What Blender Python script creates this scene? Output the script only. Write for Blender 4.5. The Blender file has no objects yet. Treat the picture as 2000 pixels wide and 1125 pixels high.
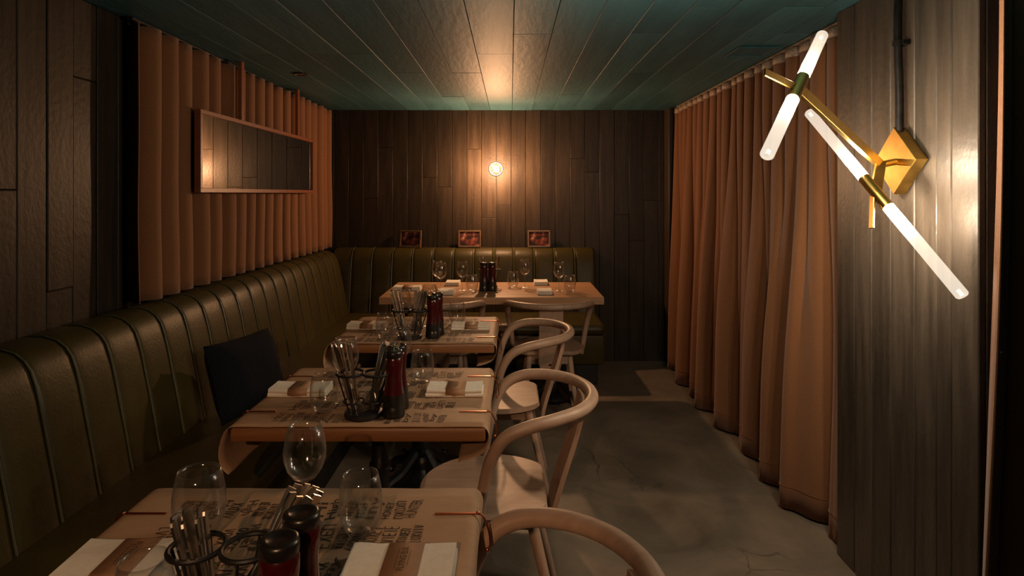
import bpy, bmesh, math, random
from mathutils import Vector, Matrix
random.seed(7)
PI = math.pi
SC = bpy.context.scene
COL = SC.collection

# ------------------------------------------------------------------ camera, light, exposure
CAM_H, FPX = 1.45, 1200.0
cam = bpy.data.objects.new('camera', bpy.data.cameras.new('camera'))
COL.objects.link(cam); SC.camera = cam
cam.location = (0, 0, CAM_H); cam.rotation_euler = (PI/2, 0, 0)
cam.data.sensor_width = 36; cam.data.lens = 36*FPX/2000
cam.data.shift_x = 0.0015; cam.data.shift_y = -(562.5-379)/2000
cam.data.clip_start = 0.05
w = bpy.data.worlds.new('dim_room'); SC.world = w; w.use_nodes = True
w.node_tree.nodes['Background'].inputs[0].default_value = (1.0, 0.62, 0.38, 1)
w.node_tree.nodes['Background'].inputs[1].default_value = 0.008
# warm ceiling spotlight of the dining room, behind the photographer, trained on the papered tables
pl = bpy.data.lights.new('ceiling_spotlight_behind', 'SPOT'); pl.energy = 95; pl.color = (1, .56, .30); pl.shadow_soft_size = .025
pl.spot_size = math.radians(34); pl.spot_blend = .55
plo = bpy.data.objects.new('ceiling_spotlight_behind', pl); COL.objects.link(plo); plo.location = (-0.30, -1.15, 2.08)
plo.rotation_euler = (Vector((-.47, 2.0, .45))-plo.location).to_track_quat('-Z', 'Y').to_euler()
vs = SC.view_settings
vs.view_transform = 'Standard'; vs.look = 'None'; vs.gamma = 1; vs.exposure = 0.0; vs.use_curve_mapping = False
SC.cycles.use_denoising = True
SC.cycles.max_bounces = 8; SC.cycles.transparent_max_bounces = 32
SC.cycles.sample_clamp_indirect = 25.0
SC.cycles.caustics_reflective = False; SC.cycles.caustics_refractive = False
SCONCE_E, LAMP_E = 820.0, 2500.0

# ------------------------------------------------------------------ materials
def mat(name, col, rough=.5, metal=0, noise=None, bump=0, scale=(20, 20, 20), var=0, spec=.5, detail=4, bscale=None, sheen=0, coat=0):
    """principled; colour mixed towards `noise` colour by a stretched noise, `var` = value change per object"""
    m = bpy.data.materials.new(name); m.use_nodes = True
    nt = m.node_tree; b = nt.nodes['Principled BSDF']; L = nt.links.new
    b.inputs['Base Color'].default_value = (*col, 1); b.inputs['Roughness'].default_value = rough
    b.inputs['Metallic'].default_value = metal; b.inputs['Specular IOR Level'].default_value = spec
    if sheen: b.inputs['Sheen Weight'].default_value = sheen; b.inputs['Sheen Roughness'].default_value = .5
    if coat: b.inputs['Coat Weight'].default_value = coat; b.inputs['Coat Roughness'].default_value = .15
    if noise or bump or var:
        tc = nt.nodes.new('ShaderNodeTexCoord'); mp = nt.nodes.new('ShaderNodeMapping')
        oi = nt.nodes.new('ShaderNodeObjectInfo')
        mul = nt.nodes.new('ShaderNodeMath'); mul.operation = 'MULTIPLY'; mul.inputs[1].default_value = 37.0 if var else 0
        L(oi.outputs['Random'], mul.inputs[0]); L(mul.outputs[0], mp.inputs['Location'])
        L(tc.outputs['Object'], mp.inputs['Vector']); mp.inputs['Scale'].default_value = scale
        n = nt.nodes.new('ShaderNodeTexNoise'); n.inputs['Scale'].default_value = 1; n.inputs['Detail'].default_value = detail
        n.inputs['Roughness'].default_value = .62
        L(mp.outputs[0], n.inputs['Vector'])
        cs = None
        if noise:
            r = nt.nodes.new('ShaderNodeValToRGB')
            r.color_ramp.elements[0].position = .35; r.color_ramp.elements[1].position = .68
            r.color_ramp.elements[0].color = (*col, 1); r.color_ramp.elements[1].color = (*noise, 1)
            L(n.outputs['Fac'], r.inputs[0]); cs = r.outputs[0]
        if var:
            h = nt.nodes.new('ShaderNodeHueSaturation')
            mr = nt.nodes.new('ShaderNodeMapRange'); mr.inputs['To Min'].default_value = 1-var; mr.inputs['To Max'].default_value = 1+var
            L(oi.outputs['Random'], mr.inputs['Value']); L(mr.outputs[0], h.inputs['Value'])
            if cs: L(cs, h.inputs['Color'])
            else: h.inputs['Color'].default_value = (*col, 1)
            cs = h.outputs[0]
        if cs: L(cs, b.inputs['Base Color'])
        if bump:
            bn = nt.nodes.new('ShaderNodeBump'); bn.inputs['Strength'].default_value = bump; bn.inputs['Distance'].default_value = .01
            if bscale:
                mp2 = nt.nodes.new('ShaderNodeMapping'); mp2.inputs['Scale'].default_value = bscale
                L(tc.outputs['Object'], mp2.inputs['Vector']); L(mul.outputs[0], mp2.inputs['Location'])
                n2 = nt.nodes.new('ShaderNodeTexNoise'); n2.inputs['Scale'].default_value = 1; n2.inputs['Detail'].default_value = 5
                L(mp2.outputs[0], n2.inputs['Vector']); L(n2.outputs['Fac'], bn.inputs['Height'])
            else: L(n.outputs['Fac'], bn.inputs['Height'])
            L(bn.outputs[0], b.inputs['Normal'])
    return m

M = {}
M['plank'] = mat('charred_plank', (.026, .0172, .0108), .47, noise=(.050, .034, .0215), spec=.32, bump=.16, scale=(26, 26, 2.2), var=.22, bscale=(60, 60, 45))
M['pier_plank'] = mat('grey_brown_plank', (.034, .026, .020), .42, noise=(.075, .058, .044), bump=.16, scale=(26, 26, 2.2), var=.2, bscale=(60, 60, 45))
M['wall'] = mat('dark_wall_backing', (.008, .006, .005), .8, bump=.1)
M['ceil'] = mat('teal_ceiling_paint', (.040, .118, .142), .55, noise=(.056, .155, .182), spec=.35, bump=.22, scale=(14, 1.6, 14), var=.22, bscale=(40, 9, 40))
M['post'] = mat('brown_wood_post', (.040, .023, .012), .5, noise=(.065, .038, .02), scale=(30, 30, 3))
M['curtain'] = mat('rust_wool', (.215, .083, .029), .88, noise=(.265, .107, .039), bump=.12, scale=(240, 240, 240), sheen=.25)
M['tape'] = mat('silver_header_tape', (.55, .42, .34), .45, noise=(.25, .15, .10), bump=.3, scale=(120, 120, 120))
M['leather'] = mat('olive_leather', (.046, .034, .0065), .46, spec=.35, noise=(.060, .044, .009), bump=.10, scale=(7, 7, 7), var=.10, bscale=(90, 90, 90))
M['piping'] = mat('olive_piping', (.11, .10, .05), .36)
M['black'] = mat('black_plinth', (.006, .006, .006), .6, bump=.05)
M['iron'] = mat('black_cast_iron', (.008, .008, .009), .34, spec=.6, bump=.15, scale=(70, 70, 70))
M['wire'] = mat('black_powder_coat', (.010, .009, .009), .45, bump=.03, scale=(90, 90, 90))
M['chair'] = mat('pale_ash', (.44, .295, .215), .45, noise=(.36, .23, .16), bump=.04, scale=(45, 5, 5))
M['chair2'] = mat('pale_ash_vertical', (.44, .295, .215), .45, noise=(.36, .23, .16), bump=.04, scale=(50, 50, 4))
M['oak'] = mat('oak_table', (.52, .30, .17), .40, noise=(.36, .19, .095), bump=.06, scale=(2.0, 38, 38), detail=6)
M['wood'] = mat('reddish_table_edge', (.30, .13, .05), .42, noise=(.19, .075, .028), bump=.06, scale=(2.5, 44, 44), detail=6)
M['paper'] = mat('kraft_paper', (.37, .22, .13), .62, noise=(.42, .26, .155), bump=.10, scale=(9, 26, 9))
M['band'] = mat('kraft_band', (.30, .155, .08), .62, noise=(.34, .18, .095), scale=(40, 40, 40))
M['ink'] = mat('black_ink', (.045, .032, .022), .7, noise=(.065, .046, .03))
M['linen'] = mat('white_linen', (.80, .74, .64), .85, noise=(.72, .66, .57), bump=.12, scale=(60, 60, 60), sheen=.2)
M['copper'] = mat('copper', (.62, .20, .10), .28, metal=1, noise=(.55, .17, .085), scale=(50, 50, 50))
M['red'] = mat('dark_red_lacquer', (.052, .003, .005), .22, noise=(.040, .0025, .004), scale=(10, 10, 10), coat=.5)
M['mblack'] = mat('black_mill_wood', (.010, .008, .007), .30, noise=(.015, .012, .010), scale=(40, 40, 8))
M['steel'] = mat('polished_steel', (.70, .66, .60), .24, metal=1, noise=(.55, .52, .47), scale=(60, 60, 60))
M['brass'] = mat('satin_brass', (.62, .40, .11), .30, metal=1, noise=(.52, .33, .085), scale=(25, 25, 25), bump=.02)
M['pipe'] = mat('black_conduit', (.004, .0035, .003), .5, spec=.15, noise=(.014, .012, .011), scale=(30, 30, 30))
M['frame'] = mat('copper_brown_frame', (.28, .085, .035), .38, noise=(.22, .065, .026), scale=(3, 40, 40), bump=.03)
M['pframe'] = mat('dark_bronze_frame', (.20, .12, .07), .4, noise=(.13, .08, .045), scale=(40, 40, 40))
M['navy'] = mat('navy_velvet', (.004, .0055, .010), .95, noise=(.007, .0085, .014), bump=.1, scale=(60, 60, 60), spec=.2)
M['dark'] = mat('dark_plastic', (.02, .018, .016), .35, bump=.02)
M['lens'] = mat('pale_plastic', (.35, .27, .2), .4, bump=.02)
# mirror
m = mat('mirror_glass', (.86, .86, .84), .015, metal=1); M['mirror'] = m
# concrete floor with hairline cracks
def concrete():
    m = bpy.data.materials.new('polished_concrete'); m.use_nodes = True
    nt = m.node_tree; b = nt.nodes['Principled BSDF']; L = nt.links.new
    tc = nt.nodes.new('ShaderNodeTexCoord')
    n1 = nt.nodes.new('ShaderNodeTexNoise'); n1.inputs['Scale'].default_value = 2.3; n1.inputs['Detail'].default_value = 9; n1.inputs['Roughness'].default_value = .62
    n1.inputs['Distortion'].default_value = .6
    L(tc.outputs['Object'], n1.inputs['Vector'])
    r = nt.nodes.new('ShaderNodeValToRGB'); r.color_ramp.elements[0].position = .3; r.color_ramp.elements[1].position = .72
    r.color_ramp.elements[0].color = (.105, .083, .061, 1); r.color_ramp.elements[1].color = (.265, .212, .160, 1)
    L(n1.outputs['Fac'], r.inputs[0])
    wn = nt.nodes.new('ShaderNodeTexNoise'); wn.inputs['Scale'].default_value = 3.5; wn.inputs['Detail'].default_value = 6
    L(tc.outputs['Object'], wn.inputs['Vector'])
    mx = nt.nodes.new('ShaderNodeMix'); mx.data_type = 'VECTOR'; mx.inputs['Factor'].default_value = .16
    L(tc.outputs['Object'], mx.inputs[4]); L(wn.outputs['Color'], mx.inputs[5])
    v = nt.nodes.new('ShaderNodeTexVoronoi'); v.feature = 'DISTANCE_TO_EDGE'; v.inputs['Scale'].default_value = 2.6
    L(mx.outputs[1], v.inputs['Vector'])
    cr = nt.nodes.new('ShaderNodeValToRGB'); cr.color_ramp.elements[0].position = .0; cr.color_ramp.elements[1].position = .009
    L(v.outputs['Distance'], cr.inputs[0])
    # cracks come and go
    n3 = nt.nodes.new('ShaderNodeTexNoise'); n3.inputs['Scale'].default_value = 1.7; L(tc.outputs['Object'], n3.inputs['Vector'])
    r3 = nt.nodes.new('ShaderNodeValToRGB'); r3.color_ramp.elements[0].position = .5; r3.color_ramp.elements[1].position = .62
    L(n3.outputs['Fac'], r3.inputs[0])
    inv = nt.nodes.new('ShaderNodeMix'); inv.data_type = 'RGBA'
    inv.inputs[6].default_value = (1, 1, 1, 1); L(r3.outputs[0], inv.inputs['Factor']); L(cr.outputs[0], inv.inputs[7])
    mm = nt.nodes.new('ShaderNodeMix'); mm.data_type = 'RGBA'; mm.blend_type = 'MULTIPLY'; mm.inputs['Factor'].default_value = .75
    L(r.outputs[0], mm.inputs[6]); L(inv.outputs[2], mm.inputs[7]); L(mm.outputs[2], b.inputs['Base Color'])
    b.inputs['Roughness'].default_value = .48
    bn = nt.nodes.new('ShaderNodeBump'); bn.inputs['Strength'].default_value = .15; bn.inputs['Distance'].default_value = .01
    L(n1.outputs['Fac'], bn.inputs['Height']); L(bn.outputs[0], b.inputs['Normal'])
    return m
M['floor'] = concrete()
def thin_glass(name, tint=(1, 1, 1), ior=1.5, gain=1.0):
    m = bpy.data.materials.new(name); m.use_nodes = True; nt = m.node_tree; nt.nodes.clear(); L = nt.links.new
    o = nt.nodes.new('ShaderNodeOutputMaterial'); mx = nt.nodes.new('ShaderNodeMixShader')
    t = nt.nodes.new('ShaderNodeBsdfTransparent'); g = nt.nodes.new('ShaderNodeBsdfGlossy'); g.inputs['Roughness'].default_value = .05
    t.inputs[0].default_value = (*tint, 1)
    ge = nt.nodes.new('ShaderNodeNewGeometry'); dt = nt.nodes.new('ShaderNodeVectorMath'); dt.operation = 'DOT_PRODUCT'
    L(ge.outputs['Normal'], dt.inputs[0]); L(ge.outputs['Incoming'], dt.inputs[1])
    def mth(op, a, b=None):
        n = nt.nodes.new('ShaderNodeMath'); n.operation = op; n.use_clamp = op != 'ABSOLUTE'
        for k, v in enumerate((a, b)):
            if v is None: continue
            if isinstance(v, float): n.inputs[k].default_value = v
            else: L(v, n.inputs[k])
        return n.outputs[0]
    q = mth('POWER', mth('SUBTRACT', 1.0, mth('ABSOLUTE', dt.outputs['Value'])), 3.0)
    g.inputs['Roughness'].default_value = .09
    g2 = nt.nodes.new('ShaderNodeBsdfGlossy'); g2.inputs['Roughness'].default_value = .32
    mx.inputs[0].default_value = .075
    L(t.outputs[0], mx.inputs[1]); L(g.outputs[0], mx.inputs[2])
    m2 = nt.nodes.new('ShaderNodeMixShader'); L(mth('MULTIPLY', q, .6*gain), m2.inputs[0])   # grazing reflection of the wall of the glass
    L(mx.outputs[0], m2.inputs[1]); L(g2.outputs[0], m2.inputs[2]); L(m2.outputs[0], o.inputs[0])
    return m
M['glass'] = thin_glass('clear_glass', (.96, .96, .95), 1.5, 1.3)
def frosted(name, col, emit, mixf=.08):
    m = bpy.data.materials.new(name); m.use_nodes = True; nt = m.node_tree; nt.nodes.clear(); L = nt.links.new
    o = nt.nodes.new('ShaderNodeOutputMaterial')
    t = nt.nodes.new('ShaderNodeBsdfTransparent'); t.inputs[0].default_value = (1, .98, .94, 1)
    tr = nt.nodes.new('ShaderNodeBsdfTranslucent'); tr.inputs[0].default_value = (.95, .92, .86, 1)
    e = nt.nodes.new('ShaderNodeEmission'); e.inputs[0].default_value = (*col, 1); e.inputs[1].default_value = emit
    a = nt.nodes.new('ShaderNodeMixShader'); a.inputs[0].default_value = mixf; L(t.outputs[0], a.inputs[1]); L(tr.outputs[0], a.inputs[2])
    s = nt.nodes.new('ShaderNodeAddShader'); L(a.outputs[0], s.inputs[0]); L(e.outputs[0], s.inputs[1]); L(s.outputs[0], o.inputs[0])
    return m
def emitter(name, col, e):
    m = bpy.data.materials.new(name); m.use_nodes = True; nt = m.node_tree; nt.nodes.clear()
    o = nt.nodes.new('ShaderNodeOutputMaterial'); em = nt.nodes.new('ShaderNodeEmission')
    em.inputs[0].default_value = (*col, 1); em.inputs[1].default_value = e; nt.links.new(em.outputs[0], o.inputs[0]); return m
M['tube'] = frosted('frosted_tube_glass', (1, .90, .76), .34)
M['bulb'] = emitter('sconce_filament', (1, .83, .62), SCONCE_E)
M['globe'] = frosted('frosted_globe_glass', (1, .58, .26), .40, .0004)
M['globe_bulb'] = emitter('globe_lamp_filament', (1, .53, .27), LAMP_E)
def picture():
    m = bpy.data.materials.new('dark_red_print'); m.use_nodes = True; nt = m.node_tree; b = nt.nodes['Principled BSDF']; L = nt.links.new
    tc = nt.nodes.new('ShaderNodeTexCoord'); n = nt.nodes.new('ShaderNodeTexNoise'); n.inputs['Scale'].default_value = 17; n.inputs['Detail'].default_value = 2.5
    L(tc.outputs['Object'], n.inputs['Vector']); r = nt.nodes.new('ShaderNodeValToRGB'); e = r.color_ramp.elements
    e[0].position = .40; e[0].color = (.012, .005, .004, 1); e[1].position = .66; e[1].color = (.62, .42, .30, 1)
    x = r.color_ramp.elements.new(.50); x.color = (.12, .02, .012, 1); x = r.color_ramp.elements.new(.57); x.color = (.26, .06, .04, 1)
    L(n.outputs['Fac'], r.inputs[0]); L(r.outputs[0], b.inputs['Base Color']); b.inputs['Roughness'].default_value = .75; return m
M['picture'] = picture()

# ------------------------------------------------------------------ helpers
def T(o, label=None, cat=None, group=None, kind=None):
    if label: o['label'] = label
    if cat: o['category'] = cat
    if group: o['group'] = group
    if kind: o['kind'] = kind
    return o
def empty(name, loc=(0, 0, 0), rz=0):
    o = bpy.data.objects.new(name, None); COL.objects.link(o); o.location = loc; o.rotation_euler = (0, 0, rz)
    o.empty_display_size = .05; return o
def obj(name, bm, material, parent=None, loc=(0, 0, 0), smooth=False, rot=None):
    if isinstance(bm, bmesh.types.BMesh):
        bmesh.ops.recalc_face_normals(bm, faces=bm.faces)
        me = bpy.data.meshes.new(name)
        if smooth:
            for f in bm.faces: f.smooth = True
            for e in bm.edges:
                if len(e.link_faces) == 2 and e.calc_face_angle(0) > .7: e.smooth = False
        bm.to_mesh(me); bm.free(); me.materials.append(M[material])
    else: me = bm
    o = bpy.data.objects.new(name, me); COL.objects.link(o); o.location = loc
    if rot: o.rotation_euler = rot
    if parent: o.parent = parent
    return o
def copy_tree(o, parent=None):
    c = o.copy(); COL.objects.link(c); c.parent = parent
    for ch in [x for x in o.children]: copy_tree(ch, c)
    return c
def add_box(bm, x0, x1, y0, y1, z0, z1, bev=0, seg=1):
    r = bmesh.ops.create_cube(bm, size=1)
    vs_ = r['verts']
    for v in vs_: v.co = Vector(((x0+x1)/2+v.co.x*(x1-x0), (y0+y1)/2+v.co.y*(y1-y0), (z0+z1)/2+v.co.z*(z1-z0)))
    if bev:
        es = list({e for v in vs_ for e in v.link_edges})
        bmesh.ops.bevel(bm, geom=es, offset=bev, segments=seg, affect='EDGES', profile=.5)
    return bm
def box(x0, x1, y0, y1, z0, z1, bev=0, seg=1): return add_box(bmesh.new(), x0, x1, y0, y1, z0, z1, bev, seg)
def boxc(name, x0, x1, y0, y1, z0, z1, material, parent=None, bev=0, seg=1, smooth=False):
    """box object with its origin at its own centre"""
    cx, cy, cz = (x0+x1)/2, (y0+y1)/2, (z0+z1)/2
    return obj(name, box(x0-cx, x1-cx, y0-cy, y1-cy, z0-cz, z1-cz, bev, seg), material, parent, (cx, cy, cz), smooth)
def add_lathe(bm, prof, n=24, c=(0, 0, 0), cap=False):
    rings = []
    for r, z in prof:
        if r < 1e-5: rings.append([bm.verts.new((c[0], c[1], c[2]+z))])
        else: rings.append([bm.verts.new((c[0]+r*math.cos(2*PI*k/n), c[1]+r*math.sin(2*PI*k/n), c[2]+z)) for k in range(n)])
    for a, b in zip(rings, rings[1:]):
        for k in range(n):
            k2 = (k+1) % n
            if len(a) == 1 and len(b) == 1: continue
            if len(a) == 1: bm.faces.new((a[0], b[k], b[k2]))
            elif len(b) == 1: bm.faces.new((a[k], a[k2], b[0]))
            else: bm.faces.new((a[k], a[k2], b[k2], b[k]))
    return bm
def lathe(prof, n=24, c=(0, 0, 0)): return add_lathe(bmesh.new(), prof, n, c)
def spline(pts, n):
    P = [Vector(p) for p in pts]; out = []
    for i in range(len(P)-1):
        p0 = P[max(i-1, 0)]; p1 = P[i]; p2 = P[i+1]; p3 = P[min(i+2, len(P)-1)]
        for k in range(n):
            t = k/n
            out.append(.5*((2*p1)+(p2-p0)*t+(2*p0-5*p1+4*p2-p3)*t*t+(3*p1-p0-3*p2+p3)*t**3))
    out.append(P[-1]); return out
def add_tube(bm, pts, r, n=10, closed=False, flat=1.0):
    P = [Vector(p) for p in pts]; m_ = len(P); rings = []
    rad = r if callable(r) else (lambda t: r)
    up = None
    for i in range(m_):
        if closed: t = P[(i+1) % m_]-P[i-1]
        else: t = P[min(i+1, m_-1)]-P[max(i-1, 0)]
        t.normalize()
        if up is None: up = t.orthogonal().normalized()
        up = (up-t*up.dot(t)).normalized(); s = t.cross(up)
        rr = rad(i/max(m_-1, 1))
        rings.append([bm.verts.new(P[i]+(up*math.cos(2*PI*k/n)+s*math.sin(2*PI*k/n)*flat)*rr) for k in range(n)])
    rng = range(m_) if closed else range(m_-1)
    for i in rng:
        a, b = rings[i], rings[(i+1) % m_]
        off = 0
        if closed and i == m_-1:
            off = min(range(n), key=lambda q: sum((a[k].co-b[(k+q) % n].co).length for k in range(0, n, 3)))
        for k in range(n): bm.faces.new((a[k], a[(k+1) % n], b[(k+1+off) % n], b[(k+off) % n]))
    if not closed: bm.faces.new(list(reversed(rings[0]))); bm.faces.new(rings[-1])
    return bm
def tube(pts, r, n=10, closed=False, flat=1.0): return add_tube(bmesh.new(), pts, r, n, closed, flat)
def circle(c, r, n=28, axis='z'):
    f = {'z': lambda a: (c[0]+r*math.cos(a), c[1]+r*math.sin(a), c[2]), 'y': lambda a: (c[0]+r*math.cos(a), c[1], c[2]+r*math.sin(a))}[axis]
    return [f(2*PI*k/n) for k in range(n)]
def add_prism(bm, outline, z0, z1):
    a = [bm.verts.new((x, y, z0)) for x, y in outline]; b = [bm.verts.new((x, y, z1)) for x, y in outline]
    n = len(a); bm.faces.new(list(reversed(a))); bm.faces.new(b)
    for k in range(n): bm.faces.new((a[k], a[(k+1) % n], b[(k+1) % n], b[k]))
    return bm
def grid(fn, nu, nv):
    bm = bmesh.new(); V = [[bm.verts.new(fn(i/nu, j/nv)) for j in range(nv+1)] for i in range(nu+1)]
    for i in range(nu):
        for j in range(nv): bm.faces.new((V[i][j], V[i+1][j], V[i+1][j+1], V[i][j+1]))
    return bm

# ------------------------------------------------------------------ the room
XL, XR, XP, YB, ZC = -1.606, 1.47, 1.316, 5.338, 2.18
Y0 = -2.4
T(obj('floor', box(XL-.1, XR+.1, Y0, YB+.1, -.08, 0), 'floor'), kind='structure')
ceil = T(obj('ceiling', box(XL-.1, XR+.1, Y0, YB+.1, ZC+.02, ZC+.1), 'wall'), kind='structure')
wback = T(obj('wall_back', box(XL-.1, XR+.1, YB+.018, YB+.1, 0, ZC+.02), 'wall'), kind='structure')
wleft = T(obj('wall_left', box(XL-.1, XL-.018, Y0, YB+.018, 0, ZC+.02), 'wall'), kind='structure')
wright = T(obj('wall_right', box(XR, XR+.1, Y0, YB+.018, 0, ZC+.02), 'wall'), kind='structure')
pier = T(obj('wall_pier', box(XP+.018, XR, 1.735, 2.462, 0, ZC), 'wall'), kind='structure')
T(boxc('trim_1', 1.335, 1.47, 5.18, YB, 0, ZC, 'post', bev=.004), kind='structure')
# ceiling planks run away from the camera
x = XL; i = 0
while x < XR-.01:
    wd = random.choice([.165, .18, .19, .175]); x1 = min(x+wd, XR)
    y = Y0+random.random()*.8; ya = Y0
    while ya < YB:
        yb = min(YB, ya+random.choice([1.3, 1.7, 2.2, 2.6]))
        if YB-yb < .5: yb = YB
        dz = random.uniform(0, .002)
        boxc('ceiling_plank', x+.0012, x1-.0012, ya+.0012, yb-.0012, ZC-dz, ZC+.02, 'ceil', ceil, bev=.0012); ya = yb
    x = x1; i += 1
# back wall planks
def column_pieces(z0, z1, nmax=2):
    cuts = sorted(random.uniform(z0+.25, z1-.25) for _ in range(random.choice([0, 1, 1, nmax])))
    cuts = [c for k, c in enumerate(cuts) if k == 0 or c-cuts[k-1] > .35]
    e = [z0]+cuts+[z1]; return list(zip(e, e[1:]))
x = -1.532-.1281
while x < 1.43:
    a, b = max(x, XL), min(x+.1281, 1.335)
    if b-a > .02:
        for z0, z1 in column_pieces(0, ZC): boxc('plank', a+.0014, b-.0014, YB-random.uniform(0, .0015), YB+.018, z0+.0008, z1-.0008, 'plank', wback, bev=.0018)
    x += .1281
# left wall planks (those the curtain leaves free, and the first behind it)
for k in range(-14, 22):
    a = 1.997+k*.1285
    if a+.1285 > YB: break
    for z0, z1 in (column_pieces(0, ZC, 3) if a > .6 else [(0, ZC)]):
        boxc('plank', XL-.018, XL+random.uniform(0, .005), a+.0016, a+.1269, z0+.0008, z1-.0008, 'plank', wleft, bev=.003)
# pier planks
pe = [2.475, 2.35, 2.237, 2.125, 2.0, 1.896, 1.83, 1.722]
for a, b in zip(pe, pe[1:]):
    for z0, z1 in [(0, ZC)] if random.random() < .6 else column_pieces(0, 1.2)[:1]+[(column_pieces(0, 1.2)[0][1], ZC)]:
        pass
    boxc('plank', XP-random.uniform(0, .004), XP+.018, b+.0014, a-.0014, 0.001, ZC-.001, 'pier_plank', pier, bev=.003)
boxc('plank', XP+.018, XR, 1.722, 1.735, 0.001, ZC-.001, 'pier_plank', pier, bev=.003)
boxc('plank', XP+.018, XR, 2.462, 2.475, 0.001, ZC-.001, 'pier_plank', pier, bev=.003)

# ------------------------------------------------------------------ curtains
def curtain(name, ya, yb, xm_top, xm_bot, zt, zb, ftop, fbot, a1, a2, side, label, seed, tape=True, hem=.10, flare=0, axis='y'):
    rnd = random.Random(seed)
    ph = [rnd.uniform(-.9, .9) for _ in range(200)]; amp = [rnd.uniform(.75, 1.25) for _ in range(200)]
    def sm(arr, q):
        i = int(q); f = q-i; f = f*f*(3-2*f); return arr[i % 200]*(1-f)+arr[(i+1) % 200]*f
    L_ = yb-ya
    def P(u, v, off=0):
        y = ya+L_*u; t = min(1, max(0, (v-.04)/.75)); t = t*t*(3-2*t)
        q1 = ftop*u; q2 = fbot*u
        p1 = 2*PI*(q1+.16*sm(ph, q1)); p2 = 2*PI*(q2+.22*sm(ph, q2+60))
        w1 = 2.1*abs(math.cos(p1/2))**.85-1.3; w2 = 2.0*abs(math.cos(p2/2))**1.15-1.1+.16*math.cos(2*p2+.6)+.10*math.cos(3*p2)
        d = (1-t*(.72 if ftop != fbot else 0))*a1*sm(amp, q1)*w1+t*a2*sm(amp, q2+30)*w2
        d += .004*t*math.sin(9*u+7*v)
        if ftop == 20: e = min(1, u/.05); e = e*e*(3-2*e); d = d*e-.018*(1-e)
        dy = min(1, u*20, (1-u)*20)*(.015*math.sin(p1)*(1-.6*t*(ftop != fbot))+.020*t*math.sin(p2)*(ftop != fbot))
        xm = xm_top+(xm_bot-xm_top)*v
        xx = xm+side*(-d); y -= flare*v*v*max(0, 1-u/.6)
        z = zt+(zb-zt)*v
        if axis == 'x': return (y+dy, xx-side*off, z)
        return (xx-side*off, y+dy, z)
    nu = max(int(max(ftop, fbot)*14), 60); nv = 22
    c = empty(name, (xm_bot, (ya+yb)/2, zb) if axis == 'y' else ((ya+yb)/2, xm_bot, zb)); T(c, label, 'curtain')
    o0 = Vector(c.location)
    bm = grid(lambda u, v: Vector(P(u, v))-o0, nu, nv)
    o = obj('drape', bm, 'curtain', c, smooth=True)
    for f in o.data.polygons: f.use_smooth = True
    sd = o.modifiers.new('thickness', 'SOLIDIFY'); sd.thickness = .003
    if hem:
        vh = 1-hem/(zt-zb)
        bm = bmesh.new(); add_tube(bm, [Vector(P(k/nu, vh, .0015))-o0 for k in range(nu+1)], .0016, 5); obj('hem_stitch', bm, 'curtain', c)
    if tape:
        vt = .045/(zt-zb)
        bm = grid(lambda u, v: Vector(P(u, v*vt, .004))-o0, nu, 2); t_ = obj('header_tape', bm, 'tape', c, smooth=True)
        t_.modifiers.new('thickness', 'SOLIDIFY').thickness = .002
    if axis == 'y': obj('curtain_track', box(xm_top-.014-o0.x, xm_top+.014-o0.x, ya-o0.y, yb-o0.y, zt+.003-o0.z, ZC-.004-o0.z, .003), 'dark' if not tape else 'lens', c)
    else: obj('curtain_track', box(ya-o0.x, yb-o0.x, xm_top-.014-o0.y, xm_top+.014-o0.y, zt+.003-o0.z, ZC-.004-o0.z, .003), 'lens', c)
    return c
curtain('floor_curtain', 2.485, 5.08, 1.385, 1.335, ZC-.022, .012, 20, 8, .036, .066, 1, 'long rust-brown floor curtain along the right wall beyond the plank pier', 3)
curtain('floor_curtain', 1.185, 1.46, 1.50, 1.50, ZC-.022, .012, 4, 4, .03, .012, 1, 'rust-brown curtain at the right edge of the picture, nearer than the plank pier', 11, flare=.085, axis='x')
curtain('wall_curtain', 2.51, 5.22, -1.556, -1.556, ZC-.022, 1.0, 19, 19, .050, .003, -1, 'short rust-brown pleated curtain hanging down to the green banquette', 5, tape=False, hem=0)

# ------------------------------------------------------------------ banquettes
prof = [(.262, .46), (.250, .52), (.236, .60), (.220, .68), (.204, .76), (.190, .83), (.178, .88), (.165, .92), (.146, .950), (.118, .972), (.08, .984), (.03, .986), (0, .98)]
PW = .1705
def panel_mesh(wd):
    bm = bmesh.new(); NW = 8; V = []
    nrm = []
    for k, (d, z) in enumerate(prof):
        a = prof[max(k-1, 0)]; b = prof[min(k+1, len(prof)-1)]; t = Vector((b[0]-a[0], b[1]-a[1])); t.normalize(); nrm.append((t.y, -t.x))
    for k, (d, z) in enumerate(prof):
        row = []
        for j in range(NW+1):
            s = -1+2*j/NW; bl = .006*(1-abs(s)**5)*(1 if k < 6 else .55)
            row.append(bm.verts.new((d+nrm[k][0]*bl, s*wd/2, z+nrm[k][1]*bl)))
        V.append(row)
    for k in range(len(prof)-1):
        for j in range(NW): bm.faces.new((V[k][j], V[k+1][j], V[k+1][j+1], V[k][j+1]))
    # closed at the back so that it is a cushion, not a skin
    for j in (0, NW):
        c0 = bm.verts.new((0, V[0][j].co.y, .46)); bm.faces.new([c0]+[V[k][j] for k in range(len(prof))])
    me = bpy.data.meshes.new('channel_panel')
    bmesh.ops.recalc_face_normals(bm, faces=bm.faces)
    for f in bm.faces: f.smooth = len(f.verts) == 4
    bm.to_mesh(me); bm.free(); me.materials.append(M['leather']); return me
pm = panel_mesh(PW)
pip = tube([(d+.003, 0, z+.002) for d, z in prof[:-1]], .0042, 6)
pipme = bpy.data.meshes.new('piping'); pip.to_mesh(pipme); pip.free(); pipme.materials.append(M['piping'])
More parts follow.
